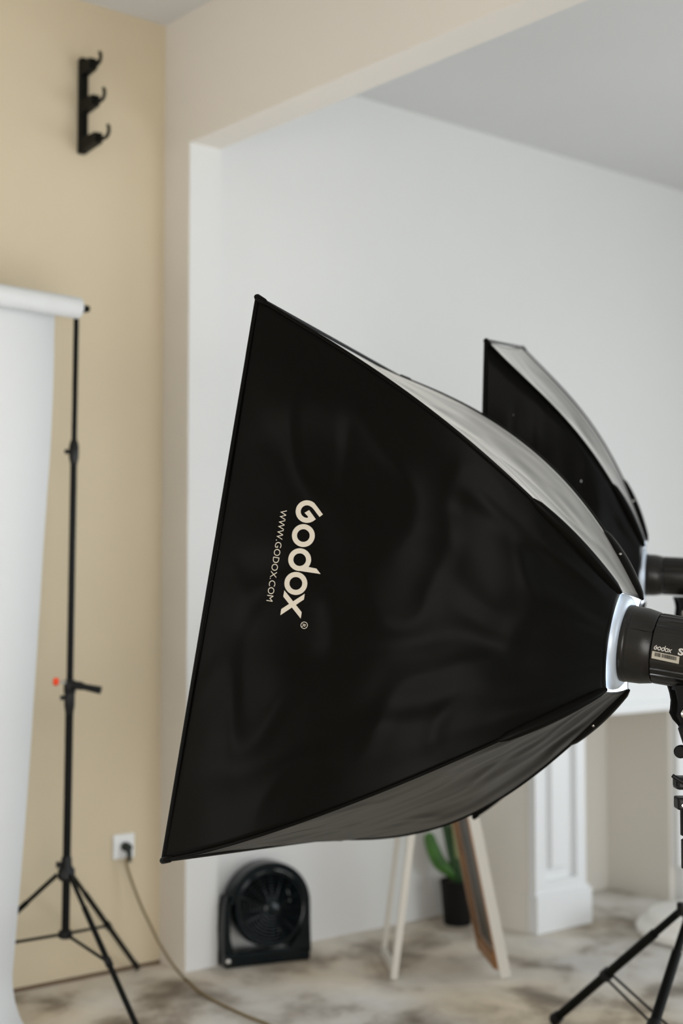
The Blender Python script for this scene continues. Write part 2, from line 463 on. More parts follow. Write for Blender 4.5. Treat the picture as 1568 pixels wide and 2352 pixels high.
def build_softbox(bx, label, ringr, fine, light=0.0):
    root = thing('softbox', label, 'softbox', bx.O, 'black softboxes on light stands')
    defs = [('nb', 'nt', -bx.b, .020, .0085, 1.3), ('ft', 'fb', bx.b, .020, .004, 5.1), ('nt', 'ft', bx.c, .030, .003, 2.2), ('fb', 'nb', -bx.c, .012, .0065, 7.7)]
    grids = {}
    for k1, k2, out, sag, wr, sd in defs:
        tall = k1[0] == k2[0]
        nx = (70 if tall else 44) if fine else 24
        ny = 90 if fine else 40
        g = panel_grid(bx, k1, k2, out, nx, ny, sag * bx.k, wr * bx.k, sd, t0=.0, curve=(.012 if tall else .02))
        nm = 'side_panel' if tall else ('top_panel' if k1[1] == 't' else 'bottom_panel')
        o = grid_obj(nm, g, out, root, M['sheen_nylon'] if nm == 'top_panel' else M['nylon'], M['silver'])
        grids[k1] = (g, o)
    # seam piping over each rod
    for key in ('nt', 'nb', 'ft', 'fb'):
        bm = BM(); n = 50
        dirn = (bx.b * (-1 if key[0] == 'n' else 1) + bx.c * (1 if key[1] == 't' else -1)).normalized()
        tube(bm, [bx.rod(key, i / n) + dirn * .001 for i in range(n + 1)], .0032, 8)
        obj('seam_piping', bm, M['nylon'], root, smooth=True)
        # metal rod inside
        bm = BM(); tube(bm, [bx.rod(key, .01 + .98 * i / n) - dirn * .007 for i in range(n + 1)], .0022, 6)
        obj('rod', bm, M['steel'], root, smooth=True)
        # corner cap
        bm = BM(); p1 = bx.rod(key, 1.0); p0 = bx.rod(key, .965)
        tube(bm, [p0, p0.lerp(p1, .3), p1 + (p1 - p0) * .02, p1 + (p1 - p0) * .18], [.003, .0065, .007, .004], 10)
        obj('corner_cap', bm, M['nylon'], root, smooth=True)
        # reinforced sleeve near the ring, with its snap
        bm = BM(); pts = []; rad = []
        for i in range(15):
            t = .0 + .20 * i / 14
            pts.append(bx.rod(key, t) + dirn * (.004 * math.sin(PI * min(1, i / 14 * 1.1)) + .001))
            rad.append(.0065 + .0055 * math.sin(PI * i / 14) ** .6 if 0 < i < 14 else .004)
        tube(bm, pts, rad, 12, flat=((bx.c if key[0] == 'f' else bx.b), .8))
        sl = obj('rod_sleeve', bm, M['nylon'], root, smooth=True)
        if key[0] == 'f':
            bm = BM()
            q = bx.rod(key, .115) + dirn * .009 - bx.b * .012
            bmesh.ops.create_uvsphere(bm, u_segments=12, v_segments=8, radius=.0042, matrix=Matrix.Translation(q))
            obj('snap', bm, M['steel'], sl, smooth=True)
    # front rim binding
    bm = BM(); cs = [bx.rod(k, 1.0) for k in ('nt', 'ft', 'fb', 'nb')]
    for i in range(4): tube(bm, [cs[i], cs[(i + 1) % 4]], .004, 8)
    obj('rim_binding', bm, M['nylon'], root, smooth=True)
    # diffuser cloth, a little inside the rim
    bm = BM()
    vs = [bm.verts.new(bx.rod(k, .955) - bx.b * (.028 * (-1 if k[0] == 'n' else 1)) - bx.c * (.036 * (1 if k[1] == 't' else -1))) for k in ('nt', 'ft', 'fb', 'nb')]
    vs = [bm.verts.new(v.co - bx.a * .004) for v in vs] + vs
    for f in ((0, 1, 2, 3), (7, 6, 5, 4), (0, 4, 5, 1), (1, 5, 6, 2), (2, 6, 7, 3), (3, 7, 4, 0)): bm.faces.new([vs[i] for i in f])
    obj('diffuser', bm, M['screen'], root)
    # speed ring: cast ring the rods plug into
    bm = BM()
    R = ringr
    lathe(bm, bx.O, bx.a, [(-.004, R * .90), (-.004, R * 1.10), (.002, R * 1.20), (.010, R * 1.24), (.026, R * 1.24), (.030, R * 1.10), (.012, R * .98), (.03, R * .90), (-.004, R * .90)], 56, caps=False)
    sr = obj('speed_ring', bm, M['alu'], root, smooth=True)
    return root, grids

V1 = [1434.0949, 1476.2846, 3.032, .4328, .143, -.0737, .7913, .8214, 1.2003, .5004, .127, .4733, .5081, .0974, .037, .7281, .171, -.0232, .8084, .2084, -.3235]
V2 = [1479.4799, 1320.0126, 3.744, .2638, .0531, .1339, .3847, .6227, 1.2004, .2687, .1319, .6415, .2886, .1282, .107, .3067, .124, .4489, .2886, .1282, .107]
K1, K2 = .92, 1.04
B1 = Box(V1, .1, .1, K1); B2 = Box(V2, .065, .082, K2)
B1.tweak['fb'] = Vector((.008, 0, -.022)); 
sb1, g1 = build_softbox(B1, 'large black softbox with pale brand lettering, nearest the camera', .0765, True)
sb2, g2 = build_softbox(B2, 'plain black softbox without lettering, farther away behind the lettered one', .060, False)

# lettering printed on the near side panel: drawn flat, laid on the cloth
pan = g1['nb'][1]
off = sb1.location
bvh = BVHTree.FromPolygons([v.co + off for v in pan.data.vertices], [p.vertices[:] for p in pan.data.polygons])
def lay(x, y, bv=None, lift=.0012):
    d = ray(x, y).normalized()
    hit = (bv or bvh).ray_cast(CAM, d)
    p, n = hit[0], hit[1]
    if p is None:
        q = CAM + d * 2.62
        p, n = (bv or bvh).find_nearest(q)[:2]
    if n.dot(d) > 0: n = -n
    return p + n * lift
def cr(x, y): return (550 + x * .19133, 1100 + y * .19133)   # crop the logo was measured in
def strip(bm, outer, inner, bv=None, lift=.0012, closed=False, conv=cr):
    A = [bm.verts.new(lay(*conv(*p), bv, lift)) for p in outer]; B = [bm.verts.new(lay(*conv(*p), bv, lift)) for p in inner]
    n = len(A)
    for i in range(n if closed else n - 1):
        j = (i + 1) % n
        bm.faces.new((A[i], A[j], B[j], B[i]))
def arc(cx, cy, r, a0, a1, n): return [(cx + r * math.cos(math.radians(a0 + (a1 - a0) * i / n)), cy + r * math.sin(math.radians(a0 + (a1 - a0) * i / n))) for i in range(n + 1)]
def ringsh(bm, cx, cy, R, r, **k): strip(bm, arc(cx, cy, R, 0, 360, 40)[:-1], arc(cx, cy, r, 0, 360, 40)[:-1], closed=True, **k)
def quad(bm, a, b_, c, d, n=8, **k):
    L1 = [(a[0] + (b_[0] - a[0]) * i / n, a[1] + (b_[1] - a[1]) * i / n) for i in range(n + 1)]
    L2 = [(d[0] + (c[0] - d[0]) * i / n, d[1] + (c[1] - d[1]) * i / n) for i in range(n + 1)]
    strip(bm, L1, L2, **k)
def logo(bm, **k):
    # G
    o1 = [(1003, 427), (970, 382), (936, 335), (903, 293)] + arc(812, 393, 136, -47, -230, 24) + arc(812, 393, 136, -231, -292, 6)[:0]
    i1 = [(963, 458), (930, 415), (900, 374), (868, 338)] + arc(812, 393, 75, -47, -230, 24)
    strip(bm, o1, i1, **k)
    o2 = arc(812, 393, 136, -230, -300, 10) + [(918, 485)]
    i2 = arc(812, 393, 75, -230, -278, 10) + [(838, 375)]
    strip(bm, o2, i2, **k)
    quad(bm, (838, 375), (918, 485), (880, 512), (782, 408), **k)
    for c_ in ((768, 681), (724, 970), (678, 1255)): ringsh(bm, c_[0], c_[1], 137, 76, **k)
    quad(bm, (775, 1047), (925, 1078), (975, 1143), (735, 1108), lift=k.get('lift', .0012) * 1.01, **{q: w for q, w in k.items() if q != 'lift'})
    quad(bm, (540, 1335), (748, 1600), (737, 1678), (527, 1412), **k)
    quad(bm, (785, 1377), (503, 1562), (492, 1637), (775, 1447), lift=k.get('lift', .0012) * 1.02, **{q: w for q, w in k.items() if q != 'lift'})
KEEP.add('logo')
bm = BM(); logo(bm)
obj('logo', bm, M['print'], pan, label='large pale brand lettering')
def text_mesh(txt, bold=0.0):
    c = bpy.data.curves.new('t', 'FONT'); c.body = txt; c.size = 1; c.resolution_u = 4; c.offset = bold
    o = bpy.data.objects.new('t', c); C.objects.link(o)
    dg = bpy.context.evaluated_depsgraph_get(); dg.update()
    me = bpy.data.meshes.new_from_object(o.evaluated_get(dg))
    bpy.data.objects.remove(o)
    bm = BM(); bm.from_mesh(me)
    bmesh.ops.triangulate(bm, faces=bm.faces[:])
    bmesh.ops.remove_doubles(bm, verts=bm.verts[:], dist=1e-5)
    bmesh.ops.subdivide_edges(bm, edges=[e for e in bm.edges if e.calc_length() > .25], cuts=2)
    bpy.data.meshes.remove(me)
    return bm
def text_on(txt, base0, base1, height, bold=0.0, bv=None, lift=.0012, conv=cr, upsign=1):
    """baseline from base0 to base1 in picture units; cap height"""
    bm = text_mesh(txt, bold)
    xs = [v.co.x for v in bm.verts]; ys = [v.co.y for v in bm.verts]
    x0, x1, y0, y1 = min(xs), max(xs), min(ys), max(ys)
    dx, dy = base1[0] - base0[0], base1[1] - base0[1]
    L = math.hypot(dx, dy); ex = (dx / L, dy / L); ey = (ex[1] * upsign, -ex[0] * upsign)
    for v in bm.verts:
        s = (v.co.x - x0) / (x1 - x0) * L; t = (v.co.y - y0) / (y1 - y0) * height
        v.co = lay(*conv(base0[0] + ex[0] * s + ey[0] * t, base0[1] + ex[1] * s + ey[1] * t), bv, lift)
    return bm
KEEP.add('web_address'); KEEP.add('trademark_sign')
bm = text_on('WWW.GODOX.COM', (497, 367), (324, 1462), 76, bold=-.004)
obj('web_address', bm, M['print'], pan, label='thin pale web address lettering')
bm = text_on('R', (757, 1738), (749, 1776), 42, bold=.0)
ringsh(bm, 778, 1757, 43, 36)
obj('trademark_sign', bm, M['print'], pan)

# ------------------------------------------------------------------ studio lights (monolight heads)
def build_head(bx, R, L, label, detail):
    e = -bx.a
    O = bx.O
    root = thing('studio_light', label, 'studio light', O + e * L * .5, 'studio lights behind the softboxes')
    k = R / .0745
    bm = BM()
    lathe(bm, O, e, [(-.006, R * .80), (-.006, R * .955), (-.001, R * 1.0), (.010, R * 1.012), (.014 * k, R * 1.0), (.015 * k, R * .985), (.017 * k, R * .985), (.018 * k, R), (.040 * k, R * .985), (.0625 * k, R * .925), (.0645 * k, R * .90)], 96)
    obj('front_collar', bm, M['satin_black'], root, smooth=True)
    # ribbed body: fins above and below, smooth flanks
    s0 = .066 * k
    a_ = bx.b; c_ = bx.c
    bm = BM(); seg = 240; prof = [(s0, .90), (s0 + .001, .915), (L - .01, .915), (L, .88)]
    rings = []
    for s, f in prof:
        ring = []
        for i in range(seg):
            t = 2 * PI * i / seg
            deg = abs(math.sin(t))
            fin = 0
            if deg > .50: fin = -.022 * (1 if (i % 8) < 3 else 0)
            if abs(deg - .42) < .045: fin = .012
            r = R * (f + fin)
            ring.append(bm.verts.new(O + e * s + a_ * (-math.cos(t) * r) + c_ * (math.sin(t) * r)))
        rings.append(ring)
    for i in range(len(prof) - 1):
        for j in range(seg): bm.faces.new((rings[i][j], rings[i][(j + 1) % seg], rings[i + 1][(j + 1) % seg], rings[i + 1][j]))
    bm.faces.new(rings[0][::-1]); bm.faces.new(rings[-1])
    body = obj('body', bm, M['satin_black'], root, smooth=True)
    # slot trim on the collar, continuing the body's ridge
    bm = BM()
    for t in (math.asin(.42),):
        p = O + e * (.042 * k) + (a_ * -math.cos(t) + c_ * math.sin(t)) * (R * .992)
        n_ = (a_ * -math.cos(t) + c_ * math.sin(t)); tt = n_.cross(e)
        obox(bm, p - n_ * (.0035 * k), (e * .9998 - n_ * .02).normalized(), tt, n_, .0225 * k, .003 * k, .004 * k)
    obj('slot_trim', bm, M['satin_black'], root)
    # lamp inside the mouth
    bm = BM(); lathe(bm, O - e * .006, -e, [(0, R * .45), (.02, R * .45), (.028, R * .3), (.03, 0.0001)], 24)
    obj('glass_dome', bm, M['screen'], root, smooth=True)
    return root, body
head1, body1 = build_head(B1, .0750, .25, 'black light head with barcode sticker, behind the lettered softbox', True)
head2, body2 = build_head(B2, .0565, .22, 'black light head on the far softbox, above the other', False)

bvb = BVHTree.FromPolygons([v.co + head1.location for v in body1.data.vertices], [p.vertices[:] for p in body1.data.polygons])
def c7(x, y): return (1350 + x * .13903, 1350 + y * .13903)
# small logo on the body: same letter shapes, drawn again along the body
def small_logo():
    bm = BM()
    # map big-logo coordinates (reading downwards) to this spot
    def conv(x, y):
        ax_, ay_ = 640, 0
        s = (y - 257) / (1678 - 257); t = (x - (812 - (y - 393) * .157)) / 330
        bx0, by0 = 1090, 985; L = 305
        px = bx0 + s * L * .975 + t * 78 * .205; py = by0 + s * L * .215 - t * 78
        return c7(px, py)
    logo(bm, bv=bvb, lift=.0006, conv=conv)
    return bm
KEEP.update(('brand_lettering', 'model_lettering', 'barcode_sticker', 'barcode'))
obj('brand_lettering', small_logo(), M['print_w'], body1, label='small white brand lettering')
bm = text_on('S', (1478, 1108), (1568, 1128), 118, bold=.035, bv=bvb, lift=.0006, conv=c7)
obj('model_lettering', bm, M['print_w'], body1, label='bold white letter at frame edge')
bm = BM()
A_, B_, C_, D_ = (1062, 1042), (1512, 1138), (1500, 1258), (1047, 1162)
quad(bm, A_, B_, C_, D_, n=20, bv=bvb, lift=.0005, conv=c7)
st = obj('barcode_sticker', bm, M['sticker'], body1, label='cream sticker with black barcode')
bm = BM(); x = .10; rnd = random.Random(3)
while x < .91:
    w_ = rnd.choice([.006, .009, .014, .02])
    if .315 < x < .37: x += .04
    def q(s, t): return (A_[0] + (B_[0] - A_[0]) * s + (D_[0] - A_[0]) * t, A_[1] + (B_[1] - A_[1]) * s + (D_[1] - A_[1]) * t)
    quad(bm, q(x, .12), q(x + w_, .12), q(x + w_, .62), q(x, .62), n=1, bv=bvb, lift=.0008, conv=c7)
    x += w_ + rnd.choice([.006, .008, .012])
obj('barcode', bm, M['ink'], st)

def bracket(root, pos, s, detail):
    """tilt bracket under a head, down to the stand's spigot"""
    e = RT * .998 + Vector((0, -.06, 0)); e.normalize(); n_ = Vector((0, -1, 0))
    bm = BM()
    pts = [(-.052, .0), (-.046, -.02), (-.0435, -.035), (-.045, -.052), (-.047, -.060), (-.040, -.074), (-.030, -.085), (-.022, -.10), (-.012, -.112), (.02, -.112), (.05, -.06), (.05, 0)]
    for y in (-.038, .024):
        prism(bm, [pos + RT * (x * s) + ZD * (z * s) + Vector((0, y * s, 0)) for x, z in pts], Vector((0, .014 * s, 0)))
    obox(bm, pos + ZD * (-.006 * s), RT, Vector((0, 1, 0)), ZD, .045 * s, .024 * s, .006 * s)
    br = obj('tilt_bracket', bm, M['matte_black'], root)
    bm = BM(); lathe(bm, pos + Vector((-.031 * s, -.038 * s, -.056 * s)), n_, [(0, .0105 * s), (.004 * s, .0105 * s), (.007 * s, .007 * s), (.0085 * s, .004 * s), (.0085 * s, .0001)], 20)
    obj('bolt', bm, M['steel'], br, smooth=True, label='chrome bolt head')
    return br

# ------------------------------------------------------------------ light stands
def stand_leg(root, hub, tip, r, lowhub, frac, dbl, foot_r=.012):
    bm = BM()
    d = (tip - hub).normalized()
    mid = hub.lerp(tip, frac * 1.02)
    tube(bm, [hub, hub.lerp(tip, .22)], r * .8, 12)
    tube(bm, [hub.lerp(tip, .2), tip - d * .01], r, 12)
    leg = obj('leg', bm, M['black_metal'], root, smooth=True)
    bm = BM(); tube(bm, [tip - d * .035, tip - d * .01, tip + ZD * foot_r * .55], [foot_r, foot_r * 1.15, foot_r * .75], 12)
    obj('rubber_foot', bm, M['black_plastic'], leg, smooth=True)
    bm = BM()
    if dbl:
        side = (tip - hub).cross(ZD).normalized() * .009
        # two flat struts, one above the other
        tube(bm, [mid + d * .012, lowhub + d * .02 - ZD * .016], .0038, 8); tube(bm, [mid - d * .012, lowhub - d * .0 + ZD * .004], .0038, 8)
    else:
        tube(bm, [mid, lowhub], .005, 8)
    obj('brace', bm, M['black_metal'], root, smooth=True)
    bm = BM()
    tube(bm, [mid - d * .012, mid + d * .012], r * 1.35, 12)
    obj('leg_joint', bm, M['black_plastic'], root, smooth=True)
    return leg

# stand 1, under the near head (feet below the frame)
P1 = Vector((0, 0, 0)); 
_e = -B1.a
_p = B1.O + _e * .135
px1 = _p.x - .003; py1 = _p.y
st1 = thing('light_stand', 'black light stand under the near light head, cut by the right edge', 'light stand', Vector((px1, py1, 0)), 'black light stands')
zt = _p.z - .075
bracket(head1, Vector((px1 + .007, py1, zt + .017)), .95, True)
bm = BM(); tube(bm, [Vector((px1, py1, .38)), Vector((px1, py1, .93))], .0125, 20); tube(bm, [Vector((px1, py1, .16)), Vector((px1, py1, .40))], .015, 20)
obj('pole', bm, M['black_metal'], st1, smooth=True)
def zpx(y, d=None):  # height of picture row y at the stand
    dd = ray(784, y); return CAM.z + dd.z * (py1 / dd.y)
def lvl(y): return zpx(y)
bm = BM(); lathe(bm, Vector((px1, py1, 0)), ZD, [(lvl(1998), .0185), (lvl(1994), .0255), (lvl(1930), .0255), (lvl(1926), .019), (lvl(1922), .019), (lvl(1918), .0265), (lvl(1852), .0265), (lvl(1850), .015)], 24)
obj('pole_sleeve', bm, M['black_plastic'], st1, smooth=True)
bm = BM(); obox(bm, Vector((px1 - .006, py1, (lvl(1830) + lvl(1858)) / 2)), RT, Vector((0, 1, 0)), ZD, .029, .02, (lvl(1830) - lvl(1858)) / 2); bevel(bm, .004, 2)
obj('locking_collar', bm, M['black_plastic'], st1)
bm = BM(); lathe(bm, Vector((px1 - .026, py1 - .02, lvl(1846))), Vector((0, -1, 0)), [(0, .004), (.004, .004), (.005, .003)], 12); obj('rivet', bm, M['steel'], st1, smooth=True)
bm = BM(); obox(bm, Vector((px1 - .006, py1, (lvl(1783) + lvl(1812)) / 2)), RT, Vector((0, 1, 0)), ZD, .031, .02, (lvl(1783) - lvl(1812)) / 2); bevel(bm, .006, 2)
clb = obj('clamp_block', bm, M['black_plastic'], st1)
bm = BM(); d_ = py1
tube(bm, [Vector((px1 - .047, py1 - .028, lvl(1777))), Vector((px1 - .038, py1 - .028, lvl(1785))), Vector((px1 - .012, py1 - .024, lvl(1802))), Vector((px1 + .006, py1 - .024, lvl(1822)))], [.0038, .0045, .005, .005], 10)
obj('locking_lever', bm, M['black_plastic'], st1, smooth=True)
bm = BM(); lathe(bm, Vector((px1, py1, 0)), ZD, [(lvl(1830), .012), (lvl(1815), .012), (lvl(1812), .016), (lvl(1783), .016), (lvl(1775), .0115), (lvl(1762), .010), (lvl(1752), .016), (lvl(1740), .019), (lvl(1715), .020), (lvl(1705), .017), (lvl(1698), .012), (lvl(1680), .012)], 24)
obj('spigot', bm, M['black_metal'], st1, smooth=True)
bm = BM(); lathe(bm, Vector((px1 - .025, py1 - .012, lvl(1724))), Vector((-.45, -1, .05)), [(0, .010), (.004, .0125), (.016, .0125), (.019, .010), (.019, .0001)], 20)
obj('tightening_knob', bm, M['black_plastic'], st1, smooth=True)
bm = BM(); tube(bm, [Vector((px1 - .034, py1 - .052, lvl(1658))), Vector((px1 - .032, py1 - .052, lvl(1664))), Vector((px1 - .024, py1 - .052, lvl(1698)))], [.004, .010, .009], 12)
obj('tilt_handle', bm, M['black_plastic'], st1, smooth=True)
hub1 = Vector((px1, py1, .385))
bm = BM(); lathe(bm, Vector((px1, py1, .345)), ZD, [(0, .019), (.008, .026), (.035, .026), (.05, .019)], 20)
obj('tripod_collar', bm, M['black_plastic'], st1, smooth=True)
for ang in (70, 190, 310):
    v_ = Vector((math.cos(math.radians(ang)), math.sin(math.radians(ang)), 0))
    stand_leg(st1, Vector((px1, py1, .365)) + v_ * .025, Vector((px1, py1, .006)) + v_ * .5, .0095, Vector((px1, py1, .165)) + v_ * .018, .5, False)

bm = BM(); lathe(bm, Vector((px1, py1, .15)), ZD, [(0, .019), (.03, .019)], 16)
obj('lower_collar', bm, M['black_plastic'], st1, smooth=True)
# stand 2, under the far head
S2 = Vector((.945, 3.87, 0))
st2 = thing('light_stand', 'black tripod light stand under the far light head, foot on the mottled floor', 'light stand', S2, 'black light stands')
h2p = B2.O - B2.a * .15
bracket(head2, Vector((S2.x - .0, h2p.y, h2p.z - .052)), .8, False)
bm = BM(); tube(bm, [S2 + ZD * .03, S2 + ZD * .75], .0125, 16); tube(bm, [S2 + ZD * .75, Vector((S2.x, h2p.y, h2p.z - .052 - .085))], .0105, 16)
obj('pole', bm, M['black_metal'], st2, smooth=True)
bm = BM(); lathe(bm, S2 + ZD * .385, ZD, [(0, .020), (.010, .030), (.040, .032), (.05, .021)], 20)
obj('tripod_collar', bm, M['black_plastic'], st2, smooth=True)
bm = BM(); lathe(bm, S2 + ZD * .03, ZD, [(0, .020), (.006, .026), (.03, .026), (.036, .018)], 20)
obj('lower_collar', bm, M['steel'], st2, smooth=True, label='grey metal lower collar')
tipA = onz(1268, 2352); tipA.z = .007
va = Vector((tipA.x - S2.x, tipA.y - S2.y, 0)); ra = va.length
for i, ang in enumerate((0, 106, 233)):
    v_ = Matrix.Rotation(math.radians(ang), 3, 'Z') @ va.normalized()
    jn = S2 + v_ * .036 + ZD * .412
    bm = BM(); obox(bm, S2 + v_ * .034 + ZD * .412, v_, v_.cross(ZD), ZD, .016, .010, .018); bevel(bm, .003, 1)
    obj('leg_hinge', bm, M['black_plastic'], st2)
    stand_leg(st2, jn, S2 + v_ * ra + ZD * .007, .0135, S2 + v_ * .02 + ZD * .052, .55, True, .017)

# ------------------------------------------------------------------ paper backdrop with its stand
PD = 4.4
pb = at(150, 2150, 4.33); ptop = at(175, 735, 4.44)
SPX, SPY = pb.x, pb.y
stp = thing('backdrop_stand', 'tall thin black tripod stand holding the white paper roll by the yellow wall', 'backdrop stand', Vector((SPX, SPY, 0)))
def pp(z):   # pole axis at height z
    t = (z - pb.z) / (ptop.z - pb.z); return pb.lerp(ptop, t)
def zat(y): # height on the pole at picture row y
    lo, hi = -1.0, 3.0
    for _ in range(40):
        m_ = (lo + hi) / 2; q = pp(m_) - CAM
        yy = 1176 - FPX * q.dot(UP) / q.dot(FW)
        if yy > y: lo = m_
        else: hi = m_
    return lo
ztop = zat(712)
for y0, y1, r in ((2150, 1600, .0125), (1600, 1035, .0105), (1035, 712, .0085)):
    bm = BM(); tube(bm, [pp(zat(y0)), pp(zat(y1))], r, 16)
    obj('pole_section', bm, M['black_metal'], stp, smooth=True)
for y0, y1, y2, y3, R_ in ((1065, 1050, 1025, 1012, .0155), (1645, 1620, 1585, 1575, .0165)):
    bm = BM(); tube(bm, [pp(zat(y)) for y in (y0, y1, y2, y3)], [.0115, R_, R_, .011], 16)
    cl = obj('locking_collar', bm, M['black_plastic'], stp, smooth=True)
    bm = BM(); c_ = pp(zat((y1 + y2) / 2)); tube(bm, [c_, c_ + Vector((-.026, -.006, 0)), c_ + Vector((-.028, -.006, 0))], [.007, .008, .004], 10)
    obj('locking_knob', bm, M['black_plastic'], cl, smooth=True)
zh = zat(2008); zl = zat(2147)
bm = BM(); c_ = pp(zh); lathe(bm, Vector((c_.x, c_.y, zh - .02)), ZD, [(0, .018), (.008, .026), (.034, .026), (.045, .017), (.07, .016), (.075, .012)], 16)
hb = obj('tripod_collar', bm, M['black_plastic'], stp, smooth=True)
bm = BM(); tube(bm, [pp(zat(1985)), pp(zat(1985)) + Vector((-.03, -.01, 0))], [.006, .010], 10); obj('locking_knob', bm, M['black_plastic'], hb, smooth=True)
bm = BM(); c_ = pp(zl); lathe(bm, Vector((c_.x, c_.y, zl - .012)), ZD, [(0, .014), (.005, .022), (.022, .022), (.028, .014)], 16)
obj('lower_collar', bm, M['black_plastic'], stp, smooth=True)
rleg = .47
for ang in (70, 190, 309):
    v_ = Vector((math.cos(math.radians(ang)), math.sin(math.radians(ang)), 0))
    t_ = Vector((pb.x, pb.y, .007)) + v_ * rleg
    stand_leg(stp, Vector((pb.x, pb.y, zh)) + v_ * .026, t_, .0085, Vector((pb.x, pb.y, zl)) + v_ * .02, .52, False, .010)
# clamp with an orange knob on the pole
zc = zat(1577); cc = pp(zc)
clp = thing('clamp', 'black clamp with an orange knob on the backdrop stand', 'clamp', cc)
bm = BM(); lathe(bm, cc - ZD * .02, ZD, [(0, .017), (.003, .019), (.037, .019), (.04, .017)], 16)
obj('jaw', bm, M['black_plastic'], clp, smooth=True)
bm = BM(); o_ = cc + Vector((0, -.012, .012)); tube(bm, [o_, o_ + Vector((-.034, -.004, .004))], .0045, 8); obj('screw', bm, M['steel'], clp, smooth=True)
bm = BM(); lathe(bm, o_ + Vector((-.030, -.004, .003)), Vector((-1, -.1, .12)), [(0, .006), (.003, .0115), (.014, .0125), (.018, .009), (.018, .0001)], 16)
obj('knob', bm, M['orange'], clp, smooth=True, label='bright orange knob')
bm = BM(); tube(bm, [cc + Vector((.01, -.016, .006)), cc + Vector((.035, -.02, .004)), cc + Vector((.05, -.02, 0)), cc + Vector((.10, -.022, -.010))], [.012, .0135, .010, .012], 12)
obj('handle', bm, M['black_plastic'], clp, smooth=True)

# paper: roll plus the sheet hanging from it and sweeping over the floor
re_ = at(181, 708, 4.40)
rd = (-UD + ZD * .022).normalized()      # along the roll, towards the near left
RR = .0335
bm = BM()
seg = 40
lathe(bm, re_, rd, [(0, .019), (0.0, RR * .97), (.003, RR), (2.6, RR)], seg)
roll = thing('backdrop_paper', 'white seamless paper hanging from its roll at the left edge', 'paper backdrop', Vector((re_.x, re_.y, 0)))
obj('roll', bm, M['paper'], roll, smooth=True)
# crossbar pin
bm = BM(); tube(bm, [re_ - rd * .018, re_ + rd * .2], .014, 14); lathe(bm, re_ - rd * .022 + ZD * 0.002, -rd, [(0, .008), (.004, .011), (.012, .010), (.014, .004)], 14)
obj('crossbar', bm, M['black_metal'], stp, smooth=True)
bm = BM(); hk = pp(zat(735)); tube(bm, [hk, hk + ZD * .02, re_ - rd * .012], .006, 8); obj('hook', bm, M['black_metal'], stp, smooth=True)
Hr = re_.z
bm = BM()
path = []      # (offset in V, z, shift of the free edge along -U)
zb = .10; RC = .16
n1 = 40
skew = lambda z: max(0, (Hr - z) / Hr)
for i in range(n1 + 1):
    z = Hr - (Hr - RC) * i / n1
    path.append((0.0, z))
for i in range(1, 13):
    t = PI / 2 * i / 12
    path.append((RC * (1 - math.cos(t)), .004 + (RC - .004) * (1 - math.sin(t)) if i < 12 else .004))
for i in range(1, 9): path.append((RC + i * .15, .004))
rv = (re_ - C0).dot(VD); ru = (re_ - C0).dot(UD)
grid = []
for k, (dv, z) in enumerate(path):
    s_ = skew(z)
    u_edge = ru - .065 - .118 * s_ ** 1.5 - (.01 * s_)
    if dv > 0: u_edge = u_edge - .0 * dv
    row = []
    for j in range(13):
        f = j / 12
        uu = u_edge - f * 2.45
        rip = .004 * math.sin(f * 5 + z * 4) * (1 if dv == 0 else 0) + .006 * noise.noise(Vector((f * 3, z * 2.2, 1.5)))
        row.append(W(uu, rv - RR + .001 + dv + (rip if i and z < Hr - .1 and dv < RC * .9 else 0), max(.004, z + (f * 2.45 * .022 if z > .3 else 0))))
    grid.append(row)
KEEP.add('sheet')
b_ = BM(); grid_mesh(b_, grid); b_.normal_update()
bmesh.ops.solidify(b_, geom=b_.faces[:], thickness=.0012)
KEEP.discard('sheet')
sh = obj('sheet', b_, M['paper'], roll)
for p in sh.data.polygons: p.use_smooth = True

# ------------------------------------------------------------------ wall hook rack
rk = thing('wall_rack', 'black three-armed bracket with hooks high on the yellow wall', 'wall bracket', W(-.33, 0, 2.7))
RU = -.336
bm = BM(); rbox(bm, RU - .014, RU + .014, .002, .030, 2.735, 3.060); bevel(bm, .003, 1)
obj('upright', bm, M['black_metal'], rk)
for z, rc in ((2.762, .185), (2.893, .155), (3.022, .128)):
    bm = BM(); bl = rc * .66; pts = [(.02, z - .024), (bl, z - .014), (bl, z + .020), (.02, z + .022)]
    prism(bm, [W(RU - .014, v, q) for v, q in pts], UD * .028)
    arm = obj('arm', bm, M['black_metal'], rk)
    bm = BM(); tube(bm, [W(RU, v, z + q) for v, q in ((bl - .01, -.006), (rc - .022, -.008), (rc - .008, -.004), (rc, .006), (rc + .001, .020), (rc - .006, .030))], .0062, 10)
    obj('hook', bm, M['black_metal'], arm, smooth=True)
for z in (2.75, 3.045):
    bm = BM(); lathe(bm, W(RU - .002, .03, z), VD, [(0, .006), (.003, .006), (.005, .003)], 12); obj('screw', bm, M['steel'], rk, smooth=True)

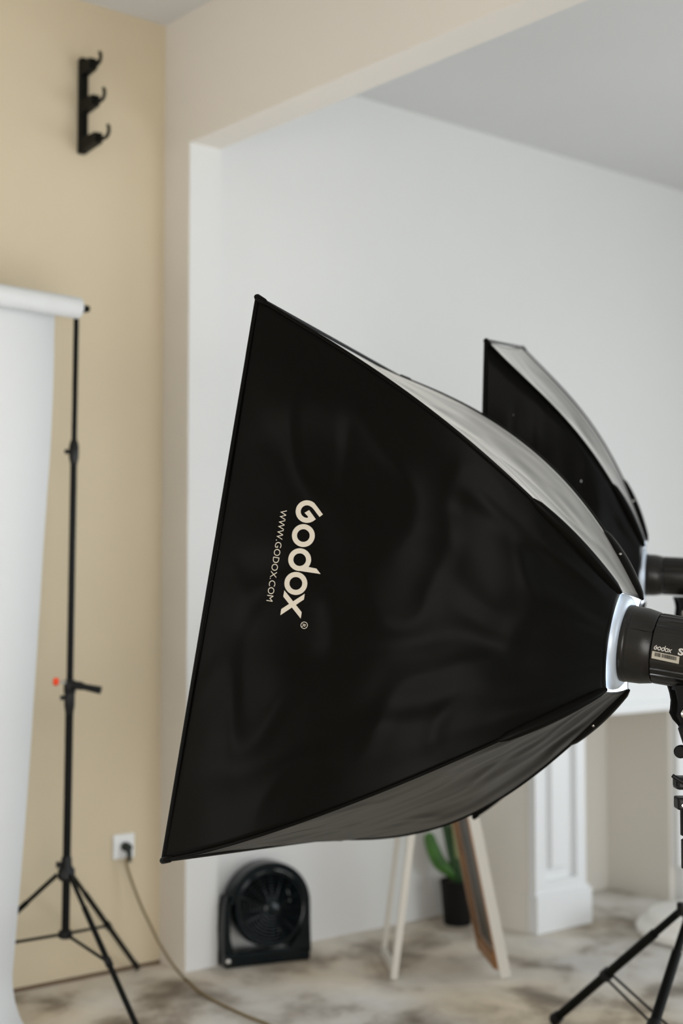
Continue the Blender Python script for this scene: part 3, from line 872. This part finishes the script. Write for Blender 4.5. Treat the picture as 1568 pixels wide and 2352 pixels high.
# ------------------------------------------------------------------ wall socket, plug and cable
so = thing('wall_socket', 'white square power socket low on the yellow wall', 'socket', W(-.149, 0, .413))
bm = BM(); rbox(bm, -.190, -.108, .001, .011, .372, .454); bevel(bm, .004, 2); obj('cover_plate', bm, M['gloss_white'], so)
bm = BM(); lathe(bm, W(-.149, .0112, .413), VD, [(0, .026), (.001, .026), (.0015, .022), (-.006, .020)], 28, caps=False); obj('socket_well', bm, M['gloss_white'], so, smooth=True)
cp = thing('power_cable', 'tan power cable with a dark plug running from the socket to the floor', 'cable', W(-.149, .03, .2))
bm = BM(); lathe(bm, W(-.149, .012, .413), VD, [(0, .015), (.012, .016), (.03, .013), (.036, .010), (.036, .0001)], 20)
pl_ = obj('plug', bm, M['plug'], cp, smooth=True)
bm = BM(); tube(bm, [W(-.149, .034, .413), W(-.149, .042, .395), W(-.146, .042, .365)], [.010, .009, .006], 10); obj('strain_relief', bm, M['plug'], pl_, smooth=True)
cpts = [W(-.149, .040, .38)]
def onvz(x, y, v): return onv(x, y, v)
for x, y, v in ((289, 1975, .045), (296, 2005, .055), (310, 2045, .075), (326, 2085, .10), (345, 2125, .13), (365, 2165, .17), (388, 2203, .23), (405, 2226, .285)): cpts.append(onv(x, y, v))
for x, y in ((425, 2249), (455, 2275), (490, 2297), (530, 2317), (570, 2335), (615, 2353), (680, 2385), (760, 2420), (860, 2470)):
    q = onz(x, y, .005); q.z = .005; cpts.append(q)
# smooth
def catmull(P, n=6):
    out = []
    for i in range(len(P) - 1):
        p0 = P[max(i - 1, 0)]; p1 = P[i]; p2 = P[i + 1]; p3 = P[min(i + 2, len(P) - 1)]
        for k in range(n):
            t = k / n
            out.append(.5 * ((2 * p1) + (p2 - p0) * t + (2 * p0 - 5 * p1 + 4 * p2 - p3) * t * t + (3 * p1 - p0 - 3 * p2 + p3) * t ** 3))
    out.append(P[-1]); return out
cpts = catmull(cpts)
for q in cpts: q.z = max(q.z, .0048)
bm = BM(); tube(bm, cpts, .0044, 10); obj('cord', bm, M['cable'], cp, smooth=True)

# ------------------------------------------------------------------ floor fan
fL = W(.17, .235, 0)
fdir = (Vector((-.1, 5.013, 0)) - Vector((-.391, 4.877, 0))).normalized()
fn = Vector((fdir.y, -fdir.x, 0))   # towards the camera
fL = onz(519, 2229); fL.z = 0
fw = .312
fc = fL + fdir * (fw / 2) - fn * .045
fan = thing('floor_fan', 'black round floor fan in a U-shaped base before the white wall', 'fan', Vector((fc.x, fc.y, 0)))
def F_(x, d, z): return fc + fdir * x + fn * d + ZD * z
bm = BM()
obox(bm, F_(0, 0, .026), fdir, fn, ZD, fw / 2, .040, .024); bevel(bm, .008, 3)
obj('base_bar', bm, M['fan_plastic'], fan)
DZ = .186; RD = .128
bm = BM(); pts = [(-.156, .03), (-.160, .12), (-.156, .20), (-.150, .235), (-.140, .24), (-.136, .20), (-.138, .10), (-.118, .045)]
prism(bm, [F_(x, -.03, z) for x, z in pts], fn * .06); bevel(bm, .003, 1)
obj('side_bracket', bm, M['fan_plastic'], fan)
# arched hood over the drum, running down into the right side of the base
def arcp(r_, a0, a1, n): return [(.006 + r_ * math.cos(math.radians(a0 + (a1 - a0) * i / n)), .196 + r_ * math.sin(math.radians(a0 + (a1 - a0) * i / n))) for i in range(n + 1)]
outer = arcp(.148, 172, 0, 26) + [(.155, .12), (.158, .03)]
inner = arcp(.124, 172, 0, 26) + [(.118, .10), (.075, .045)]
bm = BM()
loops = [[bm.verts.new(F_(x, d, z)) for x, z in pl] for pl, d in ((outer, -.035), (outer, .04), (inner, .04), (inner, -.035))]
for k in range(4):
    for q in range(len(outer) - 1): bm.faces.new((loops[k][q], loops[k][q + 1], loops[(k + 1) % 4][q + 1], loops[(k + 1) % 4][q]))
for q in (0, -1): bm.faces.new([l[q] for l in loops])
obj('hood', bm, M['fan_plastic'], fan, smooth=True)
tl = (fn + ZD * .10).normalized(); dc = F_(.004, 0, DZ)
bm = BM()
lathe(bm, dc - tl * .055, tl, [(0, RD * .90), (.012, RD * .97), (.05, RD), (.098, RD), (.104, RD * .985), (.106, RD * .95), (.104, RD * .90), (.085, RD * .88), (.012, RD * .86)], 64, caps=False)
obj('drum', bm, M['fan_plastic'], fan, smooth=True)
# top hood that carries the drum up into the dome
bm = BM(); lathe(bm, dc - tl * .06, tl, [(0, .03), (0, RD * .88), (.006, RD * .88), (.006, .03)], 48, caps=False)
obj('rear_grille', bm, M['fan_plastic'], fan, smooth=True)
a_, c_ = frame_of(tl)
gr_root = None
for i in range(9):
    r_ = .030 + i * .0108
    bm = BM(); bul = .018 * (1 - (r_ / RD) ** 2)
    tube(bm, [dc + tl * (.046 + bul) + (a_ * math.cos(2 * PI * k / 48) + c_ * math.sin(2 * PI * k / 48)) * r_ for k in range(49)], .0021, 6, caps=False)
    obj('grille_ring', bm, M['fan_plastic'], fan, smooth=True)
for i in range(16):
    t = 2 * PI * i / 16; dv_ = a_ * math.cos(t) + c_ * math.sin(t)
    bm = BM(); tube(bm, [dc + tl * (.046 + .018 * (1 - (r_ / RD) ** 2)) + dv_ * r_ for r_ in (.024, .06, .09, RD * .95)], .0021, 6)
    obj('grille_spoke', bm, M['fan_plastic'], fan, smooth=True)
bm = BM(); lathe(bm, dc + tl * .060, tl, [(-.006, .028), (0, .030), (.005, .028), (.008, .018), (.0085, .0001)], 32); obj('badge', bm, M['fan_plastic'], fan, smooth=True)
bm = BM(); lathe(bm, dc - tl * .045, tl, [(0, .036), (.05, .036), (.065, .028), (.07, .0001)], 24); obj('motor_hub', bm, M['fan_plastic'], fan, smooth=True)
for i in range(5):
    t0_ = 2 * PI * i / 5
    bm = BM(); rows = []
    for k in range(7):
        r_ = .034 + k / 6 * .072; row = []
        for j in range(6):
            t = t0_ + (j / 5 - .5) * (.75 + .35 * k / 6) + .35 * k / 6
            row.append(bm.verts.new(dc + (a_ * math.cos(t) + c_ * math.sin(t)) * r_ + tl * (-.012 + (j / 5 - .5) * .045)))
        rows.append(row)
    for k in range(6):
        for j in range(5): bm.faces.new((rows[k][j], rows[k][j + 1], rows[k + 1][j + 1], rows[k + 1][j]))
    bmesh.ops.solidify(bm, geom=bm.faces[:], thickness=.002)
    obj('blade', bm, M['fan_plastic'], fan, smooth=True)
for (x, z) in ((-.146, .026), (.128, .075)):
    bm = BM(); lathe(bm, F_(x, .040 if z < .05 else .03, z), fn, [(0, .008), (.003, .008), (.005, .005), (.005, .0001)], 16); obj('screw_cap', bm, M['steel'], fan, smooth=True)

# ------------------------------------------------------------------ A-frame board
LN = onz(905, 2250); RN = onz(1150, 2250)
wdv = Vector((-.03, .30, 0)); 
apz = 1.12
def ap(p, q): m_ = p.lerp(q, .53); return Vector((m_.x, m_.y, apz))
LF = LN + wdv; RF = RN + wdv
AN = at(998, 1492, 4.73); AF = AN + wdv
af = thing('a_frame_board', 'white-edged wooden A-frame board standing open on the floor before the cactus', 'easel board', LN.lerp(RF, .5))
def plank(p, q, side, ws, thick_dir, wt):
    """straight board from p to q; widths in the two directions"""
    bm = BM()
    hexa(bm, [p - side * 0, p + side * ws, p + side * ws + thick_dir * wt, p + thick_dir * wt, q, q + side * ws, q + side * ws + thick_dir * wt, q + thick_dir * wt])
    return bm
yv = wdv.normalized(); Xv = Vector((1, 0, 0))
for nm, p, q, w_ in (('front', LN, AN, .021), ('back', LF, AF, .014)):
    bm = plank(p + ZD * .001 - Xv * w_ / 2, q - Xv * w_ / 2, Xv, w_, yv * (1 if nm == 'front' else -1), .03)
    obj('leg', bm, M['frame_white'], af)
bm = BM(); obox(bm, LN.lerp(LF, .5) + ZD * .022 + Xv * .002, Xv, yv, ZD, .008, .12, .018); obj('rail', bm, M['frame_white'], af)
bm = BM(); q_ = .72; obox(bm, LN.lerp(LF, .5).lerp(AN.lerp(AF, .5), q_), Xv, yv, ZD, .008, .12, .018); obj('rail', bm, M['frame_white'], af)
# right board: white outer board, inner wooden stiles and rail, dark panel
dn = (AN - RN).normalized(); inn_n = dn.cross(yv).normalized()
if inn_n.x > 0: inn_n = -inn_n
bm = plank(RN + ZD * .001, AN, -inn_n, .036, yv, .022); obj('leg', bm, M['frame_white'], af)
bm = plank(RF + ZD * .001 - yv * .022, AF - yv * .022, -inn_n, .03, yv, .022); obj('leg', bm, M['frame_white'], af)
hgt = (AN - RN).length
def RB(s, t, d): return RN + yv * s + dn * t + inn_n * d     # board coordinates
def rbd(bm, s0, s1, t0, t1, d0, d1): hexa(bm, [RB(s0, t0, d0), RB(s1, t0, d0), RB(s1, t1, d0), RB(s0, t1, d0), RB(s0, t0, d1), RB(s1, t0, d1), RB(s1, t1, d1), RB(s0, t1, d1)])
wl = wdv.length
bm = BM(); rbd(bm, wl - .05, wl, .03, hgt * .97, 0, .014); obj('wooden_stile', bm, M['wood'], af)
bm = BM(); rbd(bm, 0.0, .02, .03, hgt * .97, 0, .004); obj('wooden_stile', bm, M['wood'], af)
bm = BM(); rbd(bm, .02, wl - .05, .03, .085, 0, .012); obj('bottom_rail', bm, M['wood'], af)
bm = BM(); rbd(bm, .02, wl - .05, hgt * .92, hgt * .97, 0, .012); obj('top_rail', bm, M['wood'], af)
bm = BM(); rbd(bm, .02, wl - .05, .085, hgt * .92, -.012, -.002); obj('dark_panel', bm, M['board'], af)
bm = BM(); tube(bm, [AN - yv * .005 + ZD * .006, AF + yv * .005 + ZD * .006], .009, 10); obj('hinge', bm, M['steel'], af, smooth=True)

# ------------------------------------------------------------------ cactus in a pot
pc = onz(1050, 2122); pc.z = 0
ca = thing('potted_cactus', 'green cactus in a black pot on the floor by the alcove wall', 'cactus', pc)
bm = BM(); lathe(bm, pc, ZD, [(0, .048), (.004, .052), (.15, .064), (.165, .066), (.167, .064), (.165, .060), (.15, .058)], 36); obj('pot', bm, M['pot'], ca, smooth=True)
bm = BM(); lathe(bm, pc + ZD * .150, ZD, [(0, .057), (.004, .056), (.008, .03), (.009, .0001)], 28); obj('soil', bm, M['soil'], ca, smooth=True)
zc_ = (pc - CAM).dot(FW)
def CP(x, y, dy=0): return at(x, y, zc_ + dy)
def ribbed(pts, rad, m, nm='stem'):
    bm = BM(); P = catmull([Vector(p) for p in pts], 5)
    n = len(P); R_ = []
    for i in range(n):
        f = i / (n - 1) * (len(rad) - 1); j = min(int(f), len(rad) - 2); R_.append(rad[j] + (rad[j + 1] - rad[j]) * (f - j))
    rings = []; a = None; seg = 30
    for i, p in enumerate(P):
        d = (P[min(i + 1, n - 1)] - P[max(i - 1, 0)]).normalized()
        if a is None: a, _ = frame_of(d)
        else: a = (a - d * a.dot(d)).normalized()
        bb = d.cross(a)
        rings.append([bm.verts.new(p + (a * math.cos(2 * PI * k / seg) + bb * math.sin(2 * PI * k / seg)) * R_[i] * (1 if k % 5 else .0 + .82)) for k in range(seg)])
    for i in range(n - 1):
        for k in range(seg): bm.faces.new((rings[i][k], rings[i][(k + 1) % seg], rings[i + 1][(k + 1) % seg], rings[i + 1][k]))
    bm.faces.new(rings[0][::-1]); bm.faces.new(rings[-1])
    o = obj(nm, bm, m, ca, smooth=True)
    for p in o.data.polygons: p.use_smooth = True
    return o
ribbed([CP(1054, 2040), CP(1052, 2010), CP(1047, 1980), CP(1045, 1950), CP(1043, 1900), CP(1040, 1820), CP(1038, 1790)], [.016, .022, .026, .024, .020, .016, .006], M['cactus_dark'], 'stem')
ribbed([CP(1046, 2012), CP(1028, 1998), CP(1008, 1980), CP(994, 1950), CP(985, 1922), CP(982, 1914)], [.017, .023, .027, .026, .021, .008], M['cactus'], 'arm')
ribbed([CP(1036, 1975, -.02), CP(1028, 1930, -.02), CP(1021, 1890, -.02), CP(1017, 1850, -.02), CP(1016, 1835, -.02)], [.010, .012, .013, .012, .004], M['cactus_dark'], 'arm')
ribbed([CP(1052, 1970, -.025), CP(1048, 1930, -.03), CP(1044, 1890, -.035), CP(1040, 1845, -.04), CP(1039, 1830, -.04)], [.010, .013, .015, .013, .004], M['cactus_pale'], 'arm')

# ------------------------------------------------------------------ round white plinth by the fireplace
pq = Vector((1.33, 5.30, 0))
pt = thing('round_plinth', 'low round white plaster plinth of two tiers on the floor near the fireplace', 'plinth', pq)
bm = BM(); lathe(bm, pq, ZD, [(0, .215), (.012, .238), (.035, .245), (.052, .235), (.060, .215)], 56); obj('lower_tier', bm, M['plaster'], pt, smooth=True)
bm = BM(); lathe(bm, pq + ZD * .060, ZD, [(0, .205), (.012, .205), (.026, .20), (.032, .19)], 56); obj('upper_tier', bm, M['plaster'], pt, smooth=True)

# ------------------------------------------------------------------ the lit softboxes: lamp in the mouth, glowing diffuser at the front
for bx, e in ((B1, 15.0), (B2, 6.0)):
    area('softbox_light', bx.O + bx.a * (bx.D * .965), bx.a, bx.W * .86, bx.H * .86, e, (.95, .98, 1.0)).rotation_euler = Matrix((-bx.b, bx.c, -bx.a)).transposed().to_euler()
for bx, e in ((B1, 2.2), (B2, 1.0)):
    l = bpy.data.lights.new('modelling_lamp', 'POINT'); l.energy = e; l.color = (.93, .97, 1.0); l.shadow_soft_size = .03
    o = bpy.data.objects.new('modelling_lamp', l); C.objects.link(o); o.location = bx.O + bx.a * .07
